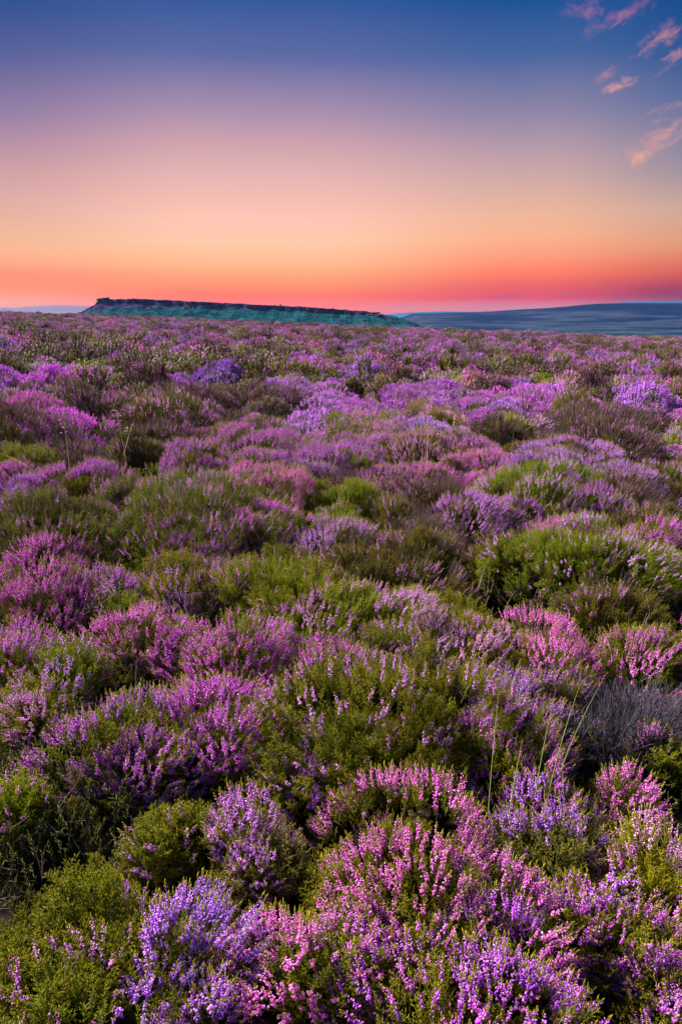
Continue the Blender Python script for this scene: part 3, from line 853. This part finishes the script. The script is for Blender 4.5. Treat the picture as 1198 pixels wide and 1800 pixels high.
def scatter_group(coll):
    ng = bpy.data.node_groups.new('scatter', 'GeometryNodeTree')
    ng.interface.new_socket('Geometry', in_out='INPUT', socket_type='NodeSocketGeometry')
    ng.interface.new_socket('Geometry', in_out='OUTPUT', socket_type='NodeSocketGeometry')
    G = NB(ng)
    gi, go = G.node('NodeGroupInput'), G.node('NodeGroupOutput')
    ip = G.node('GeometryNodeInstanceOnPoints'); ci = G.node('GeometryNodeCollectionInfo')
    ci.inputs['Collection'].default_value = coll; ci.inputs['Separate Children'].default_value = True; ci.inputs['Reset Children'].default_value = True
    def named(n, t):
        q = G.node('GeometryNodeInputNamedAttribute', data_type=t); q.inputs['Name'].default_value = n
        return next(s for s in q.outputs if s.enabled and s.name == 'Attribute')
    G.link(gi.outputs[0], ip.inputs['Points']); G.link(ci.outputs[0], ip.inputs['Instance']); ip.inputs['Pick Instance'].default_value = True
    G.link(named('var', 'INT'), ip.inputs['Instance Index']); G.link(named('rot', 'FLOAT_VECTOR'), ip.inputs['Rotation']); G.link(named('scl', 'FLOAT_VECTOR'), ip.inputs['Scale'])
    G.link(ip.outputs[0], go.inputs[0])
    return ng

def massed(name, parent, group, P, Rm, S, V, tint):
    """one part made of many like sprigs"""
    me = bpy.data.meshes.new(name); n = len(P)
    me.vertices.add(n); me.vertices.foreach_set('co', np.asarray(P, np.float32).ravel())
    eu = np.stack([np.arctan2(Rm[:, 2, 1], Rm[:, 2, 2]), np.arcsin(np.clip(-Rm[:, 2, 0], -1, 1)), np.arctan2(Rm[:, 1, 0], Rm[:, 0, 0])], -1)
    a = me.attributes.new('rot', 'FLOAT_VECTOR', 'POINT'); a.data.foreach_set('vector', eu.astype(np.float32).ravel())
    a = me.attributes.new('scl', 'FLOAT_VECTOR', 'POINT'); a.data.foreach_set('vector', np.repeat(np.asarray(S, np.float32), 3))
    a = me.attributes.new('var', 'INT', 'POINT'); a.data.foreach_set('value', np.asarray(V, np.int32))
    a = me.attributes.new('tint', 'FLOAT_COLOR', 'POINT'); a.data.foreach_set('color', np.concatenate([tint, np.ones((n, 1))], 1).astype(np.float32).ravel())
    o = link(name, me, parent); tag(o, kind='stuff')
    o.modifiers.new('scatter', 'NODES').node_group = group
    return o
SPIKE_C = bpy.data.collections.new('spike_sources'); SHOOT_C = bpy.data.collections.new('shoot_sources')
for k in range(NV):
    fl, lf = TS[0][k]
    v = np.concatenate([fl[0], lf[0]]); f = np.concatenate([fl[1], lf[1] + len(fl[0])])
    me = mesh_from('massed_spike', v, f, [M_FLOWER_I, M_SPIKELEAF], {'rnd': np.concatenate([fl[2], lf[2]]), 'tip': np.concatenate([fl[3], lf[3]])},
                   [0] * len(fl[1]) + [1] * len(lf[1]), smooth=True)
    SPIKE_C.objects.link(bpy.data.objects.new(f'spike_{k}', me))
    SHOOT_C.objects.link(bpy.data.objects.new(f'shoot_{k}', part_mesh('massed_shoot', TG[0][k], M_LEAF_I)))
SPIKE_G, SHOOT_G = scatter_group(SPIKE_C), scatter_group(SHOOT_C)

def jit(c, r, a=.10): return tuple(float(np.clip(q * r.uniform(1 - a, 1 + a), 0, 1)) for q in c)
jr = np.random.default_rng(5)
n_spike = 0
for bi, b in enumerate(bushes):
    fc, lc, bloom, twig, words = KINDS[b['kind']]
    d = math.hypot(b['x'], b['y'])
    z = float(ground_h(b['x'], b['y']))
    root = link('heather_bush', None); root.location = (b['x'], b['y'], z - .015)
    flowering = bloom > .05
    tag(root, b['label'] if 'heather' in b['label'] else b['label'] + ' of heather', 'heather', 'heather bushes in flower' if flowering else 'leafy and woody heather bushes')
    fcol = (*jit(fc, jr), 1); lcol = (*jit(tuple(q * (1.18 if b['kind'] not in ('brown', 'twig') else 1) for q in lc), jr, .18), 1)
    dist3 = math.hypot(d, EYE - .3)
    if dist3 < 6.2:                              # every near bush is grown on its own
        n = int(min(2500, max(340, 1450 * (b['r'] / .22) ** 1.7)))
        wd, sh, sp = build_bush(100 + bi, 1, b['r'] * (1.3 if dist3 < 3.2 else 1.2), b['h'] * (.88 if dist3 < 3.2 else .98), n, bloom, twig, .76, points=True)
        P, Rm, SC, VAR, CR = sp
        order = np.argsort(np.linalg.norm(P + np.array([b['x'], b['y'], z - EYE]), axis=1))
        tint2 = np.array(KINDS[str(jr.choice(['lilac', 'pink', 'magenta', 'mauve', 'lilac']))][0])
        wgt = np.clip((CR - .48) * 2.0, 0, .75)[:, None]
        TINT = np.clip((np.array(fcol[:3])[None] * (1 - wgt) + tint2[None] * wgt) * (.88 + .3 * CR)[:, None], 0, 1)
        m = 260 if dist3 < 1.62 else 0            # spikes one could pick apart are objects of their own
        one = order[:m]; rest = order[m:]
        for q in one:
            o = bpy.data.objects.new('flower_spike', SPIKE_ME[VAR[q]]); COL.objects.link(o); o.parent = root
            M4 = Matrix(Rm[q].tolist()).to_4x4() * float(SC[q]); M4[3][3] = 1; M4.translation = Vector(P[q])
            o.matrix_local = M4
            o.color = (*TINT[q], 1)
            n_spike += 1
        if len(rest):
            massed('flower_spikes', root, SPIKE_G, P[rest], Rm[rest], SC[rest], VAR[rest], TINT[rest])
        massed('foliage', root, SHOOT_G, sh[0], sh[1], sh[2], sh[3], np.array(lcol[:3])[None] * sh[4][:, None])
        o = link('stems', part_mesh('stems', wd, M_GREYWOOD if b['kind'] == 'twig' else M_WOOD), root); tag(o, kind='stuff')
    else:
        lod = 2 if dist3 < 9 else 3
        k = jr.integers(0, 1 if b['r'] > .32 else 2)
        big = b['r'] > .32; s = b['r'] * 1.2 / (.42 if big else .25)
        root.rotation_euler = (0, 0, jr.uniform(0, 6.28))
        root.scale = (s, s, b['h'] / .36)
        for nm, me, c in zip(('flower_spikes', 'foliage', 'stems'), shared(b['kind'], lod, int(k), big), (fcol, lcol, (1, 1, 1, 1))):
            if me is None: continue
            o = link(nm, me, root); o.color = c; tag(o, kind='stuff')
print('bushes', len(bushes), 'spikes', n_spike, 'farthest', max(b['y'] for b in bushes))

# ------------------------------------------------------------------ undergrowth between the near bushes
def undergrowth():
    r = np.random.default_rng(77); n = 13000
    y = 9.5 * r.uniform(.06, 1, n) ** .72; x = r.uniform(-1, 1, n) * (y * .56 + .35)
    z = ground_h(x, y)
    hx, hy, _, _ = place(130, 1360, 120, .3)
    x[:900] = hx + r.normal(0, .14, 900); y[:900] = hy + r.normal(0, .14, 900); hx, hy, _, _ = place(12, 1540, 120, .3); x[900:1300] = hx + r.normal(0, .09, 400); y[900:1300] = hy + r.normal(0, .09, 400); z = ground_h(x, y)
    ax = np.stack([r.normal(0, .45, n), r.normal(0, .45, n), np.ones(n)], -1)
    P = np.stack([x, y, z - .015 + r.uniform(0, .13, n)], -1); Rm = rot_frames(ax, r.uniform(0, 6, n)); s = r.uniform(.7, 1.5, n) * np.where(np.hypot(x, y) < 2.4, .5, 1.0)
    var = r.integers(0, NV, n); tw = r.random(n) < .4
    lf, wd = Acc(), Acc()
    for k in range(NV):
        q = (var == k) & ~tw; lf.stamp(TG[2][k], Rm[q], s[q], P[q], r.uniform(0, .6, q.sum()), .4)
        q = (var == k) & tw; wd.stamp(TW[2][k], Rm[q], s[q], P[q], r.uniform(0, 1, q.sum()))
    L, Wd = lf.get(), wd.get()
    v = np.concatenate([L[0], Wd[0]]); f = np.concatenate([L[1], Wd[1] + len(L[0])])
    o = link('undergrowth', mesh_from('undergrowth', v, f, [leaf_mat('undergrowth_leaf', color=(.035, .05, .008)), M_WOOD],  # leaf colour darkened to carry the shade low between bushes
             {'rnd': np.concatenate([L[2], Wd[2]]), 'tip': np.concatenate([L[3], Wd[3]])}, [0] * len(L[1]) + [1] * len(Wd[1])))
    tag(o, kind='stuff')
undergrowth()

# ------------------------------------------------------------------ far heather: too many to count, one object of instances
VAR_COL = bpy.data.collections.new('heather_sources')
far_kinds = ['magenta', 'mauve', 'pink', 'lilac', 'violet', 'sparse', 'blush', 'green', 'olive', 'brown']
for k, kind in enumerate(far_kinds):
    fc, lc, bloom, twig, words = KINDS[kind]
    fl, lf, wd, _ = build_bush(900 + k, 3, .34, .34, 190, bloom, twig, 1.25)
    mf, ml = flower_mat('far_floret_' + kind, fc), leaf_mat('far_leaf_' + kind, color=lc)
    v = np.concatenate([fl[0], lf[0], wd[0]]); n1, n2 = len(fl[0]), len(lf[0])
    f = np.concatenate([fl[1], lf[1] + n1, wd[1] + n1 + n2])
    me = mesh_from('far_bush', v, f, [mf, ml, M_WOOD], {'rnd': np.concatenate([fl[2], lf[2], wd[2]]), 'tip': np.concatenate([fl[3], lf[3], wd[3]])},
                   [0] * len(fl[1]) + [1] * len(lf[1]) + [2] * len(wd[1]))
    VAR_COL.objects.link(bpy.data.objects.new(f'{k:02d}', me))
fr = np.random.default_rng(3)
pts, rots, scs, vrs = [], [], [], []
ydone = ymax - .6
far_list = np.array([(b['x'], b['y'], b['r']) for b in bushes])
N = 26000
yy = np.sqrt(fr.uniform(7.5 ** 2, 128 ** 2, N * 3)); keep = fr.random(N * 3) < np.clip(1.25 - yy / 160, .3, 1); yy = yy[keep]
xx = fr.uniform(-1, 1, len(yy)) * (yy * .60 + 1.5)
zz = ground_h(xx, yy)
cell = {}
for x, y, z in zip(xx, yy, zz):
    ms = .46 + .008 * y
    if y < ymax + 1:
        if (np.hypot(far_list[:, 0] - x, far_list[:, 1] - y) < far_list[:, 2] + .18).any(): continue
    key = (int(x / ms), int(y / ms), int(y > 60))
    if key in cell: continue
    cell[key] = 1
    sx = fr.uniform(.75, 1.5) * (1 + .008 * y)
    pts.append((x, y, z - .02)); rots.append((0, 0, fr.uniform(0, 6.28))); scs.append((sx, sx, fr.uniform(.65, 1.5) * (1.3 if fr.random() < .15 else 1)))
    kd = str(kind_at(x * .7, y * .40, fr))
    if fr.random() < .25:
        kd = str(fr.choice(['olive', 'brown', 'brown', 'olive'])); q_ = fr.uniform(.8, 1.15); scs[-1] = (scs[-1][0] * q_, scs[-1][1] * q_, fr.uniform(1.05, 1.5))
    vrs.append(far_kinds.index(kd))
me = bpy.data.meshes.new('heather_moor')
me.vertices.add(len(pts)); me.vertices.foreach_set('co', np.array(pts, np.float32).ravel())
a = me.attributes.new('rot', 'FLOAT_VECTOR', 'POINT'); a.data.foreach_set('vector', np.array(rots, np.float32).ravel())
a = me.attributes.new('scl', 'FLOAT_VECTOR', 'POINT'); a.data.foreach_set('vector', np.array(scs, np.float32).ravel())
a = me.attributes.new('var', 'INT', 'POINT'); a.data.foreach_set('value', np.array(vrs, np.int32))
moor = link('heather_moor', me); tag(moor, kind='stuff')
ng = scatter_group(VAR_COL)
md = moor.modifiers.new('scatter', 'NODES'); md.node_group = ng
print('far bushes', len(pts))

# ------------------------------------------------------------------ gritstone blocks
br = np.random.default_rng(21); random.seed(3)
boulder(192, 4, 6, 3.0, 0, 'tall gritstone crag block at the steep end of the rocky hill', dz=-.9)
boulder(198, 3, 3.6, 2.0, 1, 'small knob of stone on top of the steep end of the hill', dz=.2)
boulder(205, 0, 7, 2.6, 2, 'wide gritstone block next to the crag at the steep end', dz=-.5)
boulder(497, 0, 1.8, 2.6, 3, 'lone upright stone on the skyline at the middle of the hill', dz=.4)
boulder(656, -3, 11, 4.2, 4, 'largest dark outcrop block at the low end of the rocky hill', dz=0)
boulder(645, -5, 7, 3.6, 5, 'pale stone below the dark outcrop at the low end of the hill', dz=-2)
boulder(634, -2, 6, 2.6, 6, 'squat block beside the dark outcrop, towards the crag', dz=-.5)
boulder(662, -14, 8, 3.4, 0, 'stone fallen in front of the dark outcrop at the low end', dz=0)
NTH = ['first', 'second', 'third', 'fourth', 'fifth', 'sixth', 'seventh', 'eighth', 'ninth', 'tenth', 'eleventh', 'twelfth', 'thirteenth', 'fourteenth', 'fifteenth', 'sixteenth', 'seventeenth', 'eighteenth', 'nineteenth', 'twentieth']
for c0, c1, n, words in ((208, 350, 18, 'small gritstone block along the rim, counted from the crag towards the middle'), (362, 486, 12, 'rim block before the lone upright stone'), (508, 630, 14, 'rim block between the lone stone and the dark outcrop')):
    for k, px in enumerate(sorted(br.uniform(c0, c1, n))):
        boulder(px, br.uniform(-5, -1), br.uniform(2.2, 6.5), br.uniform(.8, 1.8), int(br.integers(0, 7)), f'{NTH[k]} {words}', dz=br.uniform(-1.0, -.3), group='gritstone blocks along the rim of the rocky hill')
for k in range(18):
    px = br.uniform(172, 420) if k < 12 else br.uniform(560, 680)
    boulder(px, -br.uniform(8, 55), br.uniform(2.0, 4.0), br.uniform(1.0, 2.0), int(br.integers(0, 7)), 'small gritstone block lying on the slope below the rocky rim', group='fallen blocks on the slope of the rocky hill')

# ------------------------------------------------------------------ grass blades and seeding stalks
def blade_mat(name, c0, c1):
    m, b = mat(name)
    c = b.mix(b.step(attr(b, 'tip').outputs['Fac'], .6, 1.0), c0, c1)
    d = b.node('ShaderNodeBsdfPrincipled'); b.link(c, d.inputs['Base Color']); d.inputs['Roughness'].default_value = .5
    t = b.node('ShaderNodeBsdfTranslucent'); b.link(c, t.inputs[0])
    mx = b.node('ShaderNodeMixShader'); mx.inputs[0].default_value = .3; b.link(d.outputs[0], mx.inputs[1]); b.link(t.outputs[0], mx.inputs[2])
    o = b.node('ShaderNodeOutputMaterial'); b.link(mx.outputs[0], o.inputs[0]); return m
M_BLADE = blade_mat('grass_blade', (.13, .24, .02), (.30, .12, .03)); M_STALK = blade_mat('dry_stalk', (.36, .22, .10), (.5, .36, .2))
def at(px, py, dist):
    return np.array([0, 0, EYE]) + pix_dir(px, py) * dist
def blade(p0, p1, dist, w, label, m, seeds=0, name='grass_stem'):
    a = at(*p0, dist); t_ = at(*p1, dist * 1.04)
    c = np.array([a[0] * .98 , a[1], a[2] + (t_[2] - a[2]) * .55]) * .35 + (a + t_) / 2 * .65
    P = [(1 - t) ** 2 * a + 2 * t * (1 - t) * c + t * t * t_ for t in np.linspace(0, 1, 12)]
    v, f = tube(P, w, w * .25, 4); k = len(v)
    fl = Acc(); fl.add(v, f, np.zeros(k), np.repeat(np.linspace(0, 1, 12), 4))
    o0 = P[0]
    o = link(name, None)
    A_ = fl.get(); o.data
    bpy.data.objects.remove(o)
    root = link(name, None); root.location = o0; tag(root, label, 'grass', 'grass stems among the heather')
    me = mesh_from('stem', A_[0] - o0, A_[1], [m], {'rnd': A_[2], 'tip': A_[3]}, smooth=True); link('stem', me, root)
    if seeds:
        r = np.random.default_rng(int(p0[0])); S = Acc()
        sv, sf = spindle(4, [(0, 0), (.004, .0016), (.010, 0)])
        for q in range(seeds):
            u = 1 - .3 * q / seeds; i = int(u * 11); d = np.array([*r.normal(0, 1, 2), .6]); Rm = rot_frames(d[None], np.zeros(1))[0]
            S.add(sv @ Rm.T * 1.3 + P[min(i, 11)] + d * .006 - o0, sf, np.zeros(len(sv)), np.ones(len(sv)))
        B_ = S.get(); link('seed_head', mesh_from('seed_head', B_[0], B_[1], [m], {'rnd': B_[2], 'tip': B_[3]}), root)
for p0, p1, dist, lab in [((858, 1425), (876, 1215), 1.42, 'long thin green grass blade with orange tip, leftmost of the five in the pink heather'),
                          ((893, 1440), (918, 1300), 1.36, 'shortest green grass blade, second of the five in the pink heather'),
                          ((940, 1400), (977, 1210), 1.42, 'straight green grass blade in the middle of the five in the pink heather'),
                          ((966, 1385), (1020, 1200), 1.45, 'leaning green grass blade with reddish tip, fourth of the five'),
                          ((985, 1355), (1066, 1182), 1.48, 'most slanted green grass blade, farthest right of the five, before the bare twigs')]:
    blade(p0, p1, dist, .0011, lab, M_BLADE)
for p0, p1, dist, w, n, lab in [((222, 815), (200, 715), 3.5, .0022, 14, 'tall dry reddish grass stalk with seed head left of the dark brown heather'),
                                ((218, 800), (232, 745), 3.5, .0018, 12, 'short dry stalk with pale seeds in front of the dark brown heather'),
                                ((122, 825), (112, 740), 3.4, .0018, 8, 'thin dry grass stalk rising from the magenta drift'),
                                ((60, 830), (10, 800), 3.2, .0020, 0, 'bent dry straw lying over the yellow green heather'),
                                ((750, 820), (752, 745), 3.5, .0018, 8, 'single dry stalk in the middle beside the brownish pink mound')]:
    blade(p0, p1, dist, w, lab, M_STALK, n, 'dry_grass_stem')

# ------------------------------------------------------------------ haze
def haze(dens):
    import bmesh
    bm = bmesh.new(); bmesh.ops.create_cube(bm, size=1.0)
    me = bpy.data.meshes.new('haze'); bm.to_mesh(me); bm.free()
    o = link('haze', me); o.scale = (9000, 5600, 150); o.location = (0, 2300, 5)
    m, b = mat('haze_air')
    pv = b.node('ShaderNodeVolumePrincipled'); pv.inputs['Color'].default_value = (.24, .50, 1.0, 1); pv.inputs['Density'].default_value = dens; pv.inputs['Anisotropy'].default_value = .1
    out = b.node('ShaderNodeOutputMaterial'); b.link(pv.outputs[0], out.inputs['Volume'])
    me.materials.append(m); tag(o, kind='stuff')
haze(HAZE_D)
